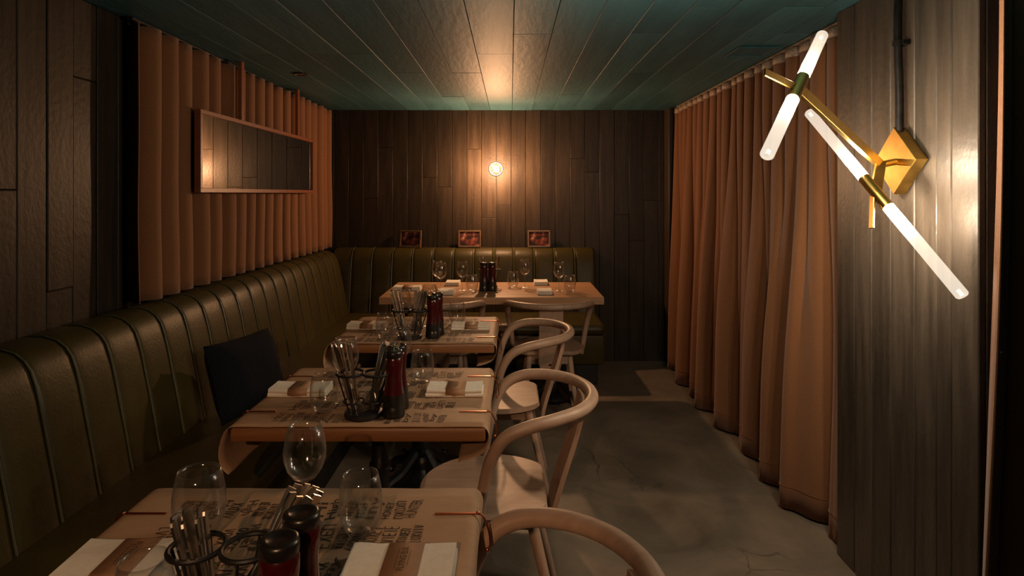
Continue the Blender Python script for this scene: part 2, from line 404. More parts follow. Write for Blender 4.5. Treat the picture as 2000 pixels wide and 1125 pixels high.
def banquette(name, label, loc, rz, n, seat, basebox, plinth):
    r = empty(name, loc, rz); T(r, label, 'bench')
    for k in range(n):
        p = obj('channel_panel', pm, None, r, (0, (k+.5)*PW, 0))
        if k: obj('piping', pipme, None, r, (0, k*PW, 0))
    obj('seat_cushion', box(*seat, .045, 4), 'leather', r, smooth=True)
    obj('base', box(*basebox, .02, 2), 'leather', r, smooth=True)
    obj('plinth', box(*plinth, .004), 'black', r)
    return r
# left: local +x = room +x, local y = room y
nl = 28; yl = 5.066-nl*PW
L_end = nl*PW
lb = banquette('banquette', 'long olive-green channelled leather banquette along the left wall', (XL+.012, yl, 0), 0, nl,
               (.20, .735, 0, L_end, .385, .475), (.02, .70, 0, L_end, .14, .385), (.02, .68, 0, L_end, 0, .14))
# back: local +x -> -Y, local +y -> +X   (rotation -90 deg)
nb = 13; xb0 = .712-nb*PW
bb = banquette('banquette', 'short olive-green channelled leather banquette along the plank back wall', (xb0, YB-.006, 0), -PI/2, nb,
               (.20, .735, (-.856-xb0), nb*PW+.006, .385, .475), (.02, .70, (-.856-xb0), nb*PW, .16, .385), (.02, .665, (-.856-xb0), nb*PW-.05, 0, .16))

# cushion
def pillow(wd, hg, th):
    bm = bmesh.new(); N = 14; S = []
    for sgn in (1, -1):
        G = [[None]*(N+1) for _ in range(N+1)]
        for i in range(N+1):
            for j in range(N+1):
                a, b = -1+2*i/N, -1+2*j/N
                e = max(0, (1-a**4)*(1-b**4))**.55
                pin = 1-.07*(1-abs(a*b))*0-.05*(a*a*(1-b*b)+b*b*(1-a*a))
                G[i][j] = bm.verts.new((a*wd/2*(1-.05*(1-b*b)), sgn*th/2*e, b*hg/2*(1-.05*(1-a*a))))
        for i in range(N):
            for j in range(N): bm.faces.new((G[i][j], G[i+1][j], G[i+1][j+1], G[i][j+1]))
    bmesh.ops.remove_doubles(bm, verts=bm.verts, dist=.0005); return bm
cu = obj('throw_cushion', pillow(.40, .34, .15), 'navy', None, (-1.19, 2.77, .642), True, (math.radians(-17), 0, math.radians(72)))
T(cu, 'dark navy throw cushion leaning against the left banquette', 'cushion')

# ------------------------------------------------------------------ mirror
mr = empty('wall_mirror', (-1.485, 3.754, 1.457)); T(mr, 'wide copper-brown framed mirror hung in front of the left curtain', 'mirror')
ml, mh = .839, .398
for nm, b in (('frame_rail', (-.016, .016, -ml, ml, 0, .022)), ('frame_rail', (-.016, .016, -ml, ml, mh-.022, mh)),
              ('frame_stile', (-.016, .016, -ml, -ml+.022, .022, mh-.022)), ('frame_stile', (-.016, .016, ml-.022, ml, .022, mh-.022))):
    obj(nm, box(*b, .0015), 'frame', mr)
obj('mirror_glass', box(-.008, .004, -ml+.018, ml-.018, .018, mh-.018), 'mirror', mr)
for y in (-.355, .54):
    obj('hanging_bar', box(-.014, .006, y-.017, y+.017, mh-.01, ZC-1.457, .002), 'frame', mr)

# ------------------------------------------------------------------ wall lamp on the back wall
wl = empty('wall_lamp', (-.122, YB-.004, 1.660)); T(wl, 'small round glowing globe lamp on the plank back wall', 'lamp')
rx = Matrix.Rotation(PI/2, 3, 'X')
def turned(prof, n=28):
    bm = lathe(prof, n); bmesh.ops.rotate(bm, verts=bm.verts, matrix=rx); return bm
obj('backplate', turned([(0, 0), (.040, 0), (.040, .010), (.034, .016), (.012, .018), (0, .018)]), 'brass', wl, smooth=True)
obj('arm', turned([(.009, .016), (.009, .145), (.016, .15), (.018, .162), (0, .162)], 16), 'brass', wl, smooth=True)
obj('glass_globe', turned([(.015, .158), (.030, .165), (.041, .182), (.045, .20), (.041, .22), (.030, .236), (.014, .244), (0, .246)]), 'globe', wl, smooth=True)
bm = bmesh.new(); bmesh.ops.create_icosphere(bm, subdivisions=3, radius=.024); obj('light_bulb', bm, 'globe_bulb', wl, (0, -.202, 0), True)
bm = tube(circle((0, -.205, 0), .0565, 36, 'y'), .0055, 8, True); obj('guard_ring', bm, 'wire', wl, smooth=True)
for a in (.25*PI, .75*PI, 1.25*PI, 1.75*PI):
    obj('guard_rod', tube([(.014*math.cos(a), -.154, .014*math.sin(a)), (.048*math.cos(a), -.170, .048*math.sin(a)), (.056*math.cos(a), -.206, .056*math.sin(a))], .0022, 6), 'wire', wl)

# ------------------------------------------------------------------ brass sconce on the pier
sc_ = empty('branching_sconce', (XP-.004, 2.04, 1.56)); T(sc_, 'brass branching wall sconce with four glowing frosted glass tubes', 'lamp')
O = Vector(sc_.location)
R = lambda p: Vector(p)-O
bm = bmesh.new(); dd = .112
add_box(bm, -.040, 0, -dd/1.414, dd/1.414, -dd/1.414, dd/1.414, .0015); bmesh.ops.rotate(bm, verts=bm.verts, matrix=Matrix.Rotation(PI/4, 3, 'X'))
obj('wall_plate', bm, 'brass', sc_)
def bar(a, b, w1, w2, up=(0, 0, 1)):
    a, b = Vector(a), Vector(b); t = (b-a).normalized(); s = t.cross(Vector(up)).normalized(); u = s.cross(t)
    bm = bmesh.new()
    q = [bm.verts.new(p+s*i*w1/2+u*j*w2/2) for p in (a, b) for i, j in ((-1, -1), (1, -1), (1, 1), (-1, 1))]
    for f in ((0, 1, 2, 3), (7, 6, 5, 4), (0, 4, 5, 1), (1, 5, 6, 2), (2, 6, 7, 3), (3, 7, 4, 0)): bm.faces.new([q[k] for k in f])
    bmesh.ops.bevel(bm, geom=list(bm.edges), offset=.0012, segments=1, affect='EDGES'); return bm
N_ = Vector((1.205, 2.0, 1.545)); H1 = Vector((1.13, 1.90, 1.456)); H2 = Vector((.795, 1.70, 1.743))
E1 = Vector((1.217, 1.65, 1.174)); E2 = Vector((.625, 1.50, 1.543))
obj('stem', tube([R((1.28, 2.035, 1.558)), R(N_)], .011, 12), 'brass', sc_, smooth=True)
obj('arm', bar(R(N_), R(H2), .016, .030), 'brass', sc_)
obj('arm', bar(R(N_+Vector((0, 0, .008))), R(H1), .016, .030, (1, 0, 0)), 'brass', sc_)
obj('fin', bar(R(H2), R((.655, 1.585, 1.765)), .006, .020), 'brass', sc_)
obj('fin', bar(R(H1+Vector((-.01, 0, -.01))), R((1.105, 1.88, 1.345)), .006, .022, (0, 1, 0)), 'brass', sc_)
def tube_lamp(Hc, E):
    d = (E-Hc).normalized(); Lh = (E-Hc).length
    hol = obj('lamp_holder', tube([R(Hc-d*.062), R(Hc-d*.060), R(Hc+d*.060), R(Hc+d*.062)], .0175, 20), 'brass', sc_, smooth=True)
    for s in (1, -1):
        rot = (d*s).to_track_quat('Z', 'Y').to_euler()
        Lt = Lh-.060; r = .0172
        bm = lathe([(r, 0), (r, Lt-.004), (r-.003, Lt), (.006, Lt), (.005, Lt-.003), (.005, Lt-.02), (0, Lt-.02)], 24)
        g = obj('glass_tube', bm, 'tube', sc_, R(Hc+d*s*.058), True, rot)
        bm = lathe([(0, .008), (.006, .010), (.0075, .02), (.0075, .075), (.005, .085), (0, .087)], 12)
        obj('light_bulb', bm, 'bulb', g, smooth=True)
tube_lamp(H1, E1); tube_lamp(H2, E2)
cd = empty('conduit_pipe', (XP-.028, 2.035, 1.66)); T(cd, 'black electrical conduit running down the pier to the brass sconce', 'conduit')
obj('pipe', tube(spline([(0, 0, -.02), (0, 0, .12), (-.004, .0, .25), (-.004, .002, .38), (0, 0, .515)], 4), .013, 12), 'pipe', cd, smooth=True)
for z, r in ((.29, .017), (.50, .020)):
    obj('clamp', tube([(-.004, 0, z-.008), (-.004, 0, z+.008)], r, 12), 'pipe', cd); 
    obj('clamp_bracket', box(0, .0245, -.02, .02, z-.008, z+.008, .001), 'pipe', cd)
obj('gland', lathe([(0, -.028), (.011, -.026), (.012, 0), (.009, .012), (0, .012)], 14), 'steel', cd, smooth=True)

# ------------------------------------------------------------------ little ceiling and wall fittings
cc = empty('security_camera', (-1.555, 5.27, 2.14)); T(cc, 'small round security camera in the far left ceiling corner', 'camera')
obj('mount', tube([(0, 0, ZC-2.14-.002), (0, 0, .0)], .012, 12), 'dark', cc)
obj('housing', tube([(0, .02, -.012), (.004, -.01, -.016), (.01, -.05, -.022)], .024, 18), 'dark', cc, smooth=True)
obj('lens_ring', tube([Vector((.0105, -.052, -.022))+Vector((.016*math.cos(a*.35), 0, .016*math.sin(a*.35))) for a in range(18)], .004, 6, True), 'lens', cc)
ap = empty('access_panel', (1.225, 3.12, ZC-.006)); T(ap, 'small square access panel in the ceiling near the right curtain', 'panel')
obj('door', box(-.085, .085, -.085, .085, -.002, .001, .001), 'ceil', ap)
for b in ((-.1, .1, -.1, -.085), (-.1, .1, .085, .1), (-.1, -.085, -.085, .085), (.085, .1, -.085, .085)): obj('frame_strip', box(*b, -.006, .002, .001), 'ceil', ap)
sp = empty('recessed_spotlight', (-1.27, 3.72, ZC-.004)); T(sp, 'small unlit recessed ceiling spotlight above the left banquette', 'lamp')
obj('rim', lathe([(.045, .001), (.045, -.003), (.034, -.005), (.03, .001)], 24), 'dark', sp, smooth=True)
obj('reflector', lathe([(.032, -.002), (.02, .0), (0, .0)], 20), 'steel', sp, smooth=True)

# framed photos on the back ledge
def photo(px, ang, label):
    X = (px-997)/1200*5.27
    f = empty('picture_frame', (X, 5.27, .9925), math.radians(ang)); T(f, label, 'picture', 'small framed photos on the banquette ledge')
    a, hh = .098, .146; tl = math.radians(-8)
    pts = ((-a, a, 0, .014), (-a, a, hh-.014, hh), (-a, -a+.013, .014, hh-.014), (a-.013, a, .014, hh-.014))
    for k, (x0, x1, z0, z1) in enumerate(pts): obj('frame_rail' if k < 2 else 'frame_stile', box(x0, x1, -.009, .009, z0, z1, .002), 'pframe', f, rot=(tl, 0, 0))
    obj('photo_print', box(-a+.012, a-.012, -.002, .004, .012, hh-.012), 'picture', f, rot=(tl, 0, 0))
    obj('easel_strut', box(-.012, .012, .009, .013, .01, hh*.6, .001), 'dark', f, rot=(math.radians(-2), 0, 0))
photo(801, -14, 'dim framed photo on the ledge, leftmost of the three')
photo(917, 0, 'framed dark red photo standing below the round wall lamp')
photo(1053, 5, 'framed dark red photo on the ledge, rightmost of the three')

# ------------------------------------------------------------------ tables
ZT = .78
def pedestal_parts(root, x, y, ztop, scroll=True):
    p = (x, y, 0)
    o = obj('pedestal_column', lathe([(0, .10), (.05, .10), (.058, .125), (.05, .15), (.040, .165), (.048, .185), (.052, .22), (.046, .26), (.034, .28), (.04, .295), (.034, .31), (.030, .33), (.030, .52), (.036, .535), (.036, .55), (.028, .565), (.026, ztop-.03), (.03, ztop-.02), (0, ztop-.02)], 20), 'iron', root, p, smooth=True)
    obj('top_spider', add_box(box(-.20, .20, -.02, .02, ztop-.014, ztop-.001, .003), -.02, .02, -.2, .2, ztop-.014, ztop-.001, .003), 'iron', root, p)
    obj('bell', lathe([(.13, .02), (.135, .035), (.12, .055), (.085, .075), (.06, .10), (.05, .115), (0, .115)], 24), 'iron', root, p, smooth=True)
    for k in range(4):
        a = PI/4+k*PI/2
        pts = [(.03, .19), (.075, .15), (.13, .105), (.185, .085), (.235, .06), (.262, .030), (.262, .024)]
        bm = tube(spline([(r*math.cos(a), r*math.sin(a), z) for r, z in pts], 4), lambda t: .026-.008*t, 8)
        f = obj('foot', bm, 'iron', root, p, smooth=True)
        obj('foot_ball', lathe([(0, 0), (.02, .002), (.028, .016), (.024, .032), (.012, .042), (0, .044)], 12, (.268*math.cos(a), .268*math.sin(a), 0)), 'iron', f, smooth=True)
        obj('scroll', tube([(.14*math.cos(a)+(.02-.0015*q)*math.cos(q*.55)*math.cos(a), .14*math.sin(a)+(.02-.0015*q)*math.cos(q*.55)*math.sin(a), .135+(.02-.0015*q)*math.sin(q*.55)) for q in range(12)], .006, 6), 'iron', f, smooth=True)

# lettering ----------------------------------------------------------
_wc = {}
def word(txt):
    if txt not in _wc:
        cu_ = bpy.data.curves.new('w', 'FONT'); cu_.body = txt; cu_.size = 1; cu_.offset = .012; cu_.resolution_u = 2
        o = bpy.data.objects.new('w', cu_); COL.objects.link(o)
        bpy.context.view_layer.update()
        me = o.evaluated_get(bpy.context.evaluated_depsgraph_get()).to_mesh()
        vs_ = [v.co.copy() for v in me.vertices]; fs = [tuple(p.vertices) for p in me.polygons]
        bpy.data.objects.remove(o); bpy.data.curves.remove(cu_)
        x0 = min(v.x for v in vs_); x1 = max(v.x for v in vs_); y0 = min(v.y for v in vs_); y1 = max(v.y for v in vs_)
        _wc[txt] = ([((v.x-x0)/(x1-x0), (v.y-y0)/(y1-y0)) for v in vs_], fs)
    return _wc[txt]
def put_word(bm, txt, cx, cy, ang, wd, hg, z, shear=0):
    v, f = word(txt); c, s = math.cos(ang), math.sin(ang); V = []
    for a, b in v:
        a = (a-.5)*wd+shear*(b-.5)*hg; b = (b-.5)*hg
        V.append(bm.verts.new((cx+a*c-b*s, cy+a*s+b*c, z)))
    for q in f:
        try: bm.faces.new([V[k] for k in q])
        except ValueError: pass
def put_scribble(bm, cx, cy, ang, wd, hg, z, rnd):
    """illegible brush-written word: short vertical, slanted and looped strokes"""
    c, s = math.cos(ang), math.sin(ang)
    def stroke(p):
        th = rnd.uniform(.0011, .0019)
        for (a0, b0), (a1, b1) in zip(p, p[1:]):
            d = math.hypot(a1-a0, b1-b0) or 1e-6; nx, ny = -(b1-b0)/d*th, (a1-a0)/d*th
            q = [(a0-nx, b0-ny), (a1-nx, b1-ny), (a1+nx, b1+ny), (a0+nx, b0+ny)]
            bm.faces.new([bm.verts.new((cx+a*c-b*s, cy+a*s+b*c, z)) for a, b in q])
    n = rnd.randint(4, 7)
    for k in range(n):
        a = (-.5+(k+.5)/n)*wd; ww = wd/n*.36; t = rnd.choice('nloevix')
        h2 = hg/2*rnd.uniform(.8, 1)
        if t == 'n': stroke([(a-ww, -h2), (a-ww, h2), (a+ww, h2*.8), (a+ww, -h2)])
        elif t == 'l': stroke([(a, h2), (a-ww*.3, -h2), (a+ww, -h2)])
        elif t == 'o': stroke([(a+ww*math.cos(q), h2*math.sin(q)) for q in [i*2*PI/8 for i in range(9)]])
        elif t == 'e': stroke([(a+ww, h2), (a-ww, h2), (a-ww, -h2), (a+ww, -h2)]); stroke([(a-ww, 0), (a+ww*.7, 0)])
        elif t == 'v': stroke([(a-ww, h2), (a, -h2), (a+ww, h2)])
        elif t == 'i': stroke([(a, h2), (a, -h2)])
        else: stroke([(a-ww, h2), (a+ww, -h2)]); stroke([(a-ww, -h2), (a+ww, h2)])
READ = ['HUNTER', 'House', 'my', 'Fresh', 'HONEY', 'by', 'High', 'WILD', 'FISH', 'Hi']

TX0, TX1 = -.80, -.072
TC = (TX0+TX1)/2
def small_table(y0, which, seed):
    y1 = y0+.606; yc = (y0+y1)/2
    r = empty('dining_table', (TC, yc, 0)); T(r, which+' wooden two-seat table under a kraft paper sheet', 'table', 'papered tables along the left banquette')
    hw, hd = (TX1-TX0)/2, .303
    obj('table_top', box(-hw, hw, -hd, hd, ZT-.038, ZT, .006, 2), 'wood', r, smooth=True)
    pedestal_parts(r, 0, 0, ZT-.038)
    # kraft paper sheet, its ends drooping over the short sides
    rnd = random.Random(seed)
    path = [(-hw-.004, -.135, .035), (-hw-.024, -.115, .0), (-hw-.034, -.075, 0), (-hw-.024, -.025, 0), (-hw-.006, -.002, 0), (-hw+.03, .0018, 0)]
    mid = [(-hw+.03+(2*hw-.06)*k/10, .0018, 0) for k in range(1, 10)]
    right = [(hw-.03, .0018, 0), (hw-.004, .0005, 0), (hw+.008, -.016, 0), (hw+.008, -.04, 0), (hw-.006, -.070, 0), (hw-.04, -.088, .0), (hw-.08, -.098, 0)]
    pts = spline([(a, b, 0) for a, b, _ in path]+[(a, b, 0) for a, b, _ in mid]+[(a, b, 0) for a, b, _ in right], 3)
    npt = len(pts)-1
    pr = empty('kraft_paper_sheet', (TC, yc, ZT+.001)); T(pr, 'printed brown kraft paper sheet draped over the '+which+' papered table', 'paper', 'kraft paper sheets')
    def PF(u, v):
        p = pts[min(int(round(u*npt)), npt)]
        over = max(0, -p.y)
        yy = (-hd+.006)+(2*hd-.012)*v
        wob = .010*over*8*math.sin(5*v+seed)+.006*over*8*math.sin(13*v+2*seed)
        top = .0012*abs(math.sin(3.2*p.x*6+seed+4*v))*(1-min(1, over*50))
        return (p.x+wob*(1 if p.x > 0 else -1)*.6, yy*(1+.02*over), p.y+top+wob*.3)
    bm = grid(PF, npt, 14)
    sh = obj('sheet', bm, 'paper', pr, smooth=True); sd = sh.modifiers.new('thickness', 'SOLIDIFY'); sd.thickness = .0008; sd.offset = 1
    bm = bmesh.new()
    for side in (1, -1):
        ang = PI/2 if side > 0 else -PI/2
        for band in range(5):
            by = -hd+.075+band*.108
            xs = .02+rnd.uniform(0, .015)
            while xs < .245:
                hg = rnd.uniform(.017, .03); xs += hg/2
                wd = rnd.uniform(.055, .088); sh_ = rnd.uniform(-.3, .3); an = ang+rnd.uniform(-.14, .14)
                X = side*xs; Yy = by+rnd.uniform(-.008, .008)
                if rnd.random() < .35: put_word(bm, rnd.choice(READ), X, Yy, an, wd, hg, .0043, sh_)
                else: put_scribble(bm, X, Yy, an, wd, hg, .0043, rnd)
                xs += hg/2+.004
    obj('printed_lettering', bm, 'ink', pr)
    return r
order = ['nearest', 'second nearest', 'third nearest']
ty = [.79, 1.752, 2.73]
for k in range(3): small_table(ty[k], order[k], k+1)

# clips
def clip(x, y, side, label):
    c = empty('tablecloth_clip', (x, y, ZT+.004)); T(c, label, 'clip', 'copper paper clips')
    s = side
    obj('top_bar', box(*sorted((-s*.085, s*.004)), -.0035, .0035, .0005, .0035, .0012), 'copper', c)
    obj('wire', tube(spline([(0, 0, .002), (s*.014, 0, -.002), (s*.026, 0, -.03), (s*.030, 0, -.062), (s*.024, 0, -.072)], 4), .0022, 7), 'copper', c, smooth=True)
    bm = bmesh.new(); bmesh.ops.create_icosphere(bm, subdivisions=2, radius=.0048); obj('end_ball', bm, 'copper', c, (s*.024, 0, -.073), True)
    bm = bmesh.new(); bmesh.ops.create_icosphere(bm, subdivisions=2, radius=.004); obj('end_ball', bm, 'copper', c, (s*.004, 0, .003), True)
for k in range(3):
    for q, wn in ((.125, 'front'), (.487, 'rear')):
        clip(TX1, ty[k]+q, 1, 'copper clip at the %s right edge of the %s papered table' % (wn, order[k]))
        clip(TX0, ty[k]+q, -1, 'copper clip at the %s left edge of the %s papered table' % (wn, order[k]))

# big table
FX0, FX1, FY0, FY1 = -.852, .607, 3.98, 4.67
bt = empty('dining_table', ((FX0+FX1)/2, (FY0+FY1)/2, 0)); T(bt, 'long bare oak table in front of the back banquette', 'table')
hw, hd = (FX1-FX0)/2, (FY1-FY0)/2
ns = 6
for k in range(ns):
    a = -hd+2*hd*k/ns; b = a+2*hd/ns
    o = obj('stave', box(-hw, hw, a+.0003, b-.0003, ZT-.046, ZT, .0015), 'oak', bt)
    o.location.x = 0
for x in (-.40, .42): pedestal_parts(bt, x, 0, ZT-.046)

# ------------------------------------------------------------------ chairs
def make_chair():
    c = empty('bentwood_chair')
    rp = [(.222, .035, .395), (.232, .028, .46), (.246, .012, .56), (.262, -.012, .655), (.270, -.055, .722), (.268, -.12, .752), (.238, -.205, .764), (.175, -.285, .768), (.09, -.333, .769), (0, -.348, .769)]
    full = rp+[(-x, y, z) for x, y, z in reversed(rp[:-1])]
    obj('bent_rail', tube(spline(full, 5), lambda t: .0155+.0048*min(1, 2.6*min(t, 1-t)*1.6), 12), 'chair', c, smooth=True)
    out = []; rr, ch = .236, -.188
    a0 = math.acos(min(1, -ch/rr))
    for k in range(41):
        a = -PI/2+a0+(2*PI-2*a0)*k/40
        out.append((rr*math.cos(a), rr*math.sin(a)*1.0))
    bm = add_prism(bmesh.new(), out, .438, .461)
    bmesh.ops.bevel(bm, geom=[e for e in bm.edges if abs(e.verts[0].co.z-e.verts[1].co.z) < .001], offset=.006, segments=2, affect='EDGES')
    obj('seat', bm, 'chair', c, smooth=True)
    # back splat, slightly bowed
    sp_ = [(-.330, .760), (-.318, .70), (-.296, .62), (-.270, .54), (-.245, .46), (-.228, .40), (-.220, .352)]
    bm = bmesh.new(); rows = []
    for k, (y, z) in enumerate(sp_):
        hw_ = .072 if k < len(sp_)-1 else .060
        row = []
        for xx in (-1, -.5, 0, .5, 1):
            row.append((bm.verts.new((xx*hw_, y+.007*xx*xx, z)), bm.verts.new((xx*hw_, y+.007*xx*xx+.016, z+.003))))
        rows.append(row)
    for k in range(len(rows)-1):
        for j in range(4):
            for q in (0, 1): bm.faces.new((rows[k][j][q], rows[k+1][j][q], rows[k+1][j+1][q], rows[k][j+1][q]))
        for j in (0, 4): bm.faces.new((rows[k][j][0], rows[k][j][1], rows[k+1][j][1], rows[k+1][j][0]))
    for k in (0, len(rows)-1):
        for j in range(4): bm.faces.new((rows[k][j][0], rows[k][j+1][0], rows[k][j+1][1], rows[k][j][1]))
    s = obj('back_splat', bm, 'chair2', c, smooth=True)
    bm = tube([(.0, -.2265, .385), (.0, -.2245, .386)], .011, 16); obj('finger_hole', bm, 'black', s)
    h = .13
    for nm, b in (('apron', (-h, h, .10, .118)), ('apron', (-h, h, -.15, -.132)), ('apron', (-h, -h+.018, -.132, .10)), ('apron', (h-.018, h, -.132, .10))):
        obj(nm, box(*b, .372, .438, .002), 'chair', c)
    obj('cross_bar', box(-.225, .225, .012, .046, .402, .436, .003), 'chair', c)
    for sx in (-1, 1):
        obj('bolt', tube([(sx*.235, .03, .418), (sx*.247, .03, .418)], .007, 10), 'black', c)
        for y0, y1 in ((.105, .185), (-.13, -.235)):
            obj('leg', tube([(sx*.125, y0, .437), (sx*.150, (y0+y1)/2, .22), (sx*.182, y1, .0)], lambda t: .0195-.006*t, 12), 'chair2', c, smooth=True)
    return c
def tagc(c, loc, rz, label):
    c.location = loc; c.rotation_euler = (0, 0, rz); T(c, label, 'chair', 'pale bentwood chairs'); return c
ch0 = make_chair()
tagc(ch0, (-.092, 1.055, 0), PI/2, 'pale bentwood chair at the nearest papered table, only its rail showing')
tagc(copy_tree(ch0), (-.07, 2.10, 0), PI/2, 'pale bentwood chair at the second nearest papered table')
tagc(copy_tree(ch0), (-.05, 3.06, 0), PI/2, 'pale bentwood chair at the third nearest papered table')
tagc(copy_tree(ch0), (.248, 4.04, 0), 0, 'pale bentwood chair at the long oak table, right of the other one')
tagc(copy_tree(ch0), (-.45, 4.04, 0), 0, 'pale bentwood chair at the long oak table, half hidden by papered tables')

# ------------------------------------------------------------------ table ware
def P_(px, py): Y = (CAM_H-ZT)*FPX/(py-379); return ((px-997)/FPX*Y, Y)
ZP = ZT+.0045   # on paper
def mesh_of(bm, name, material, smooth=True):
    bmesh.ops.recalc_face_normals(bm, faces=bm.faces)
    me = bpy.data.meshes.new(name)
    for f in bm.faces: f.smooth = smooth
    bm.to_mesh(me); bm.free(); me.materials.append(M[material]); return me
tumbler_me = mesh_of(lathe([(0, .004), (.018, .003), (.022, .0005), (.025, .001), (.034, .014), (.041, .034), (.0435, .055), (.0425, .078), (.038, .102), (.0345, .117), (.0335, .1172), (.0372, .102), (.0417, .078), (.0427, .055), (.0402, .035), (.033, .016), (.02, .009), (0, .008)], 32), 'stemless_glass', 'glass')
wine_foot = mesh_of(lathe([(0, 0), (.034, .0005), (.0345, .002), (.02, .0045), (.006, .009), (.004, .016)], 32), 'glass_foot', 'glass')
wine_stem = mesh_of(lathe([(.004, .016), (.0034, .03), (.0033, .075), (.0045, .088), (.008, .094)], 14), 'glass_stem', 'glass')
wine_bowl = mesh_of(lathe([(.008, .094), (.022, .102), (.034, .118), (.0405, .138), (.0415, .155), (.038, .18), (.0315, .208), (.0305, .2082), (.037, .18), (.0406, .155), (.0396, .138), (.033, .119), (.021, .104), (0, .098)], 32), 'glass_bowl', 'glass')
def tumbler(x, y, label, s=1, z=ZP): 
    o = obj('stemless_glass', tumbler_me, None, None, (x, y, z)); o.scale = (s, s, s); return T(o, label, 'glass', 'stemless tumblers')
def wine(x, y, label, s=1, z=ZP):
    r = empty('wine_glass', (x, y, z)); T(r, label, 'glass', 'stemmed wine glasses'); r.scale = (s, s, s)
    obj('foot', wine_foot, None, r); obj('stem', wine_stem, None, r); obj('bowl', wine_bowl, None, r); return r
n1, n2, n3 = order
# nearest table
wine(-.41, 1.225, 'wine glass standing alone on the nearest papered table', 1.0)
tumbler(-.603, 1.19, 'large stemless glass behind the cutlery caddy on the nearest papered table', 1.12)
tumbler(-.295, 1.21, 'stemless glass behind the right napkin on the nearest papered table', .98)
tumbler(-.552, .925, 'stemless glass in front of the left napkin, its rim cut by the picture bottom')
# second table
tumbler(*P_(825, 748), 'stemless glass behind the right napkin on the second nearest papered table', .95)
tumbler(*P_(633, 806), 'stemless glass beside the left napkin on the second nearest papered table', .98)
wine(-.525, 1.956, 'wine glass behind the caddy on the second nearest papered table')
wine(-.385, 2.13, 'wine glass behind the mills on the second nearest papered table')
# third table
tumbler(*P_(893, 634), 'stemless glass behind the right napkin on the third nearest papered table', .98)
tumbler(*P_(752, 662), 'stemless glass beside the left napkin on the third nearest papered table', .98)
wine(-.515, 2.935, 'wine glass behind the caddy on the third nearest papered table')
wine(-.408, 3.10, 'wine glass behind the mills on the third nearest papered table')
# long table
ZB = ZT+.0005
for px, py, lb_ in ((854, 566, 'rear one of the two overlapping wine glasses at the left of the oak table'), (861, 571, 'front one of the two overlapping wine glasses at the left of the oak table'),
                    (903, 568, 'wine glass just left of the mills on the oak table'), (1025, 562, 'wine glass right of the mills on the oak table, by a stemless glass'), (1092, 569, 'rightmost wine glass on the oak table')):
    wine(*P_(px, py), lb_, .97, ZB)
for px, py, lb_ in ((922, 569, 'stemless glass just left of the mills on the oak table'), (1002, 561, 'stemless glass just right of the mills on the oak table'), (1113, 570, 'rightmost stemless glass on the oak table')):
    tumbler(*P_(px, py), lb_, .97, ZB)

# mills
mill_base = mesh_of(lathe([(0, 0), (.033, 0), (.034, .006), (.0325, .03), (.0315, .032), (.0315, .036), (.031, .06), (.030, .068)], 28), 'mill_base', 'mblack')
mill_body = mesh_of(lathe([(.030, .068), (.0265, .09), (.0245, .115), (.0245, .135), (.0268, .155), (.0268, .172), (.025, .176)], 28), 'mill_body', 'red')
mill_cap = mesh_of(lathe([(.025, .176), (.0262, .178), (.0268, .19), (.0252, .196), (.018, .197), (.017, .1955), (0, .1955)], 28), 'mill_cap', 'mblack')
def mill(x, y, label, z=ZP, s=1):
    r = empty('pepper_mill', (x, y, z)); r.scale = (s, s, s); T(r, label, 'mill', 'dark red and black mills')
    obj('base', mill_base, None, r); obj('body', mill_body, None, r); obj('cap', mill_cap, None, r)
mill(-.315, .838, 'front dark red mill with black cap on the nearest papered table')
mill(-.309, .908, 'rear dark red mill with black cap on the nearest papered table')
mill(*P_(769, 815), 'front dark red and black mill on the second nearest papered table')
mill(P_(777, 800)[0], P_(769, 815)[1]+.07, 'rear dark red and black mill on the second nearest papered table')
mill(*P_(845, 661), 'front dark red and black mill on the third nearest papered table')
mill(P_(849, 661)[0]+.004, P_(845, 661)[1]+.07, 'rear dark red and black mill on the third nearest papered table')
mill(*P_(945, 568), 'left one of two dark red mills on the oak table', ZB)
mill(*P_(961, 568), 'right one of two dark red mills on the oak table', ZB)

# cutlery
def fork_outline():
    h = [(-.0065, .20), (-.0075, .192), (-.0072, .17), (-.004, .11), (-.003, .075), (-.006, .06), (-.011, .05), (-.0115, .0), (-.0085, .0), (-.008, .034), (-.0055, .034), (-.005, .0), (-.0018, .0), (-.0012, .034)]
    return h+[(-x, z) for x, z in reversed(h)]
def knife_outline():
    return [(-.006, .205), (-.0082, .198), (-.0078, .15), (-.006, .11), (-.0085, .10), (-.0095, .04), (-.006, .008), (.001, .0), (.006, .03), (.006, .11), (.0078, .15), (.0082, .198), (.006, .205)]
def spoon_outline():
    h = [(-.0065, .20), (-.0075, .192), (-.0072, .17), (-.004, .11), (-.003, .06), (-.008, .052), (-.015, .04), (-.0175, .024), (-.014, .008), (-.006, .0)]
    return h+[(-x, z) for x, z in reversed(h)]
def flat(outl, name):
    bm = bmesh.new(); a = [bm.verts.new((x, -.0011, z)) for x, z in outl]; b = [bm.verts.new((x, .0011, z)) for x, z in outl]
    n = len(a); bm.faces.new(a); bm.faces.new(list(reversed(b)))
    for k in range(n): bm.faces.new((a[k], b[k], b[(k+1) % n], a[(k+1) % n]))
    # round the handle a little
    for v in bm.verts:
        if v.co.z > .08: v.co.y *= 1.5
    return mesh_of(bm, name, 'steel', False)
CM = {'fork': flat(fork_outline(), 'fork'), 'knife': flat(knife_outline(), 'knife'), 'spoon': flat(spoon_outline(), 'spoon')}
